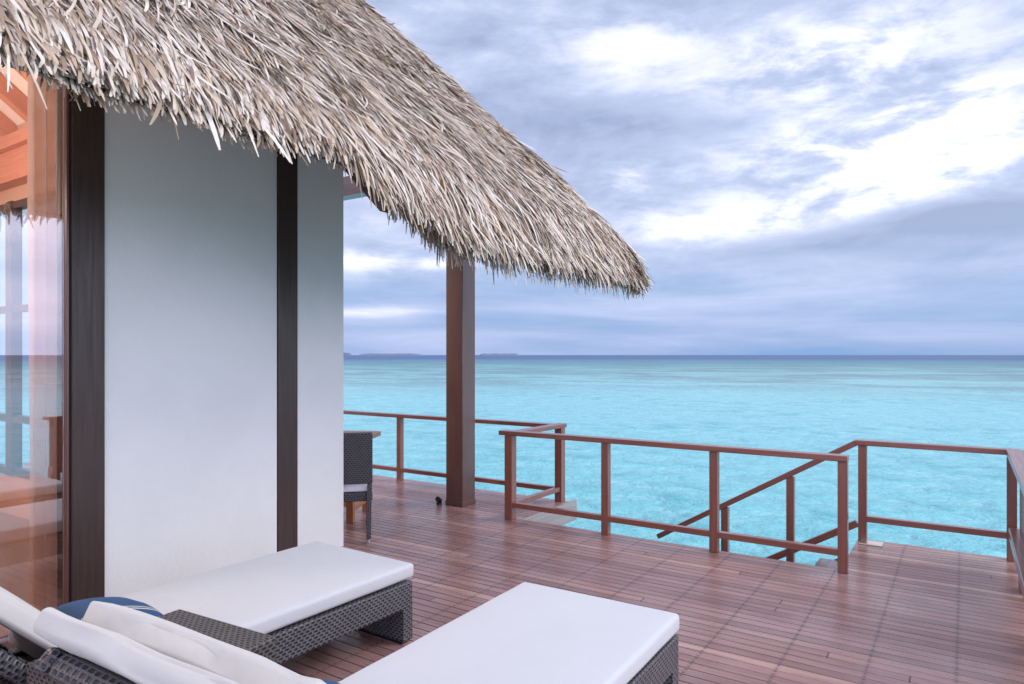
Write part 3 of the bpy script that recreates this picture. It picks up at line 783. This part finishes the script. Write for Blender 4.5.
lounger((-1.535, 3.07, 0), R(1.2), 'wicker sun lounger in the foreground nearest the camera, white cushion')

def pillow(loc, rot, label, w_=.46, h_=.30, t_=.12):
    b = bmesh.new(); n = 20; rows = {}
    for sgn in (1, -1):
        for i in range(n + 1):
            for j in range(n + 1):
                u, v = -1 + 2 * i / n, -1 + 2 * j / n
                if sgn < 0 and (i in (0, n) or j in (0, n)): rows[(sgn, i, j)] = rows[(1, i, j)]; continue
                k = (max(0, 1 - u * u) * max(0, 1 - v * v)) ** .38
                pin = 1 - .07 * (1 - u * u) * abs(v) ** 2 ; piu = 1 - .07 * (1 - v * v) * abs(u) ** 2
                z = sgn * t_ / 2 * k * (1 + .12 * mnoise.noise(Vector((u * 2, v * 2, sgn + loc[0]))))
                rows[(sgn, i, j)] = b.verts.new((u * w_ / 2 * piu, v * h_ / 2 * pin, z))
        for i in range(n):
            for j in range(n):
                q = [rows[(sgn, i, j)], rows[(sgn, i + 1, j)], rows[(sgn, i + 1, j + 1)], rows[(sgn, i, j + 1)]]
                b.faces.new(q if sgn > 0 else q[::-1])
    o = bm_obj(b, 'pillow', M['pillow'], label=label, cat='pillow', group='blue pillows on the loungers')
    o.location = loc; o.rotation_euler = rot
    o.data.materials.append(M['cream'])
    for p in o.data.polygons:
        if p.index >= n * n: p.material_index = 1
    return o
pillow((-3.08, 1.52, .505), (R(-14), R(-3), R(-8)), 'round topped blue cushion with thin pale stripes on the lounger by the wall', .48, .34, .15)
pillow((-1.72, 1.50, .515), (R(24), 0, R(185)), 'blue cushion peeking over the backrest of the nearest lounger', .38, .34, .14)

# side table
t = empty('side_table', (-2.385, 1.32, 0), R(4), label='square brown wicker side table between the two loungers', cat='table')
MW().box(-.285, .285, -.285, .285, .50, .61, bevel=.010).build('tabletop', M['wicker_brown'], t)
for sx in (-1, 1):
    for sy in (-1, 1): MW().box(sx * .245 - .035, sx * .245 + .035, sy * .245 - .035, sy * .245 + .035, 0.001, .499, bevel=.006).build('leg', M['wicker_brown'], t)

# ------------------------------------------------------------------ dining set
c = empty('dining_chair', (-4.69, 4.33, 0), R(46), label='dark woven dining chair with white seat pad behind the wall end', cat='chair')
# local: chair faces +Y (towards the table); back at -Y
b = MW().box(-.24, .24, -.265, -.225, .52, .975, bevel=.012); b.bm.transform(Matrix.Translation((0, -.245, .45)) @ Matrix.Rotation(R(4), 4, 'X') @ Matrix.Translation((0, .245, -.45)))
b.build('backrest', M['wicker_dark'], c)
MW().box(-.24, .24, -.23, .24, .36, .435, bevel=.010).build('seat', M['wicker_dark'], c)
bm_obj(cushion_bm(-.225, .225, -.205, .225, .438, .50, r=.022, nx=6, ny=6), 'seat_pad', M['seatpad'], c)
for sx in (-1, 1):
    for sy in (-1, 1):
        lg = MW(); yb = -.235 if sy < 0 else .215
        ztop = .55 if sy < 0 else .36
        lg.bar((sx * .215, yb, ztop), (sx * .205, yb + sy * .02, .035), .04, .045, bevel=.006, up=(0, 1, 0))
        l_ = lg.build('leg', M['wicker_dark'], c)
        MB().cyl((sx * .204, yb + sy * .021, .018), .014, .035, r2=.019).build('foot_cap', M['capmetal'], l_)
t = empty('dining_table', (-5.53, 4.75, 0), R(28), label='orange teak dining table half hidden behind the wall and chair', cat='table')
b = bmesh.new(); bmesh.ops.create_cube(b, size=1)
for v in b.verts: v.co = Vector((v.co.x * .95, v.co.y * 1.35, .78 + v.co.z * .04))
bmesh.ops.bevel(b, geom=[e for e in b.edges if abs(e.verts[0].co.z - e.verts[1].co.z) > .01], offset=.09, segments=6, affect='EDGES', profile=.5)
bm_long[0] = 1; bm_obj(b, 'tabletop', M['table'], t, smooth=False)
for sx in (-1, 1):
    for sy in (-1, 1): MB().box(sx * .42 - .035, sx * .42 + .035, sy * .25 - .035, sy * .25 + .035, .001, .758).build('leg', M['table'], t)
    MB().box(sx * .42 - .02, sx * .42 + .02, -.214, .214, .10, .15).build('stretcher', M['table'], t)
MB().box(-.399, .399, -.02, .02, .10, .15).build('stretcher', M['table'], t)

SC.render.engine = 'CYCLES'
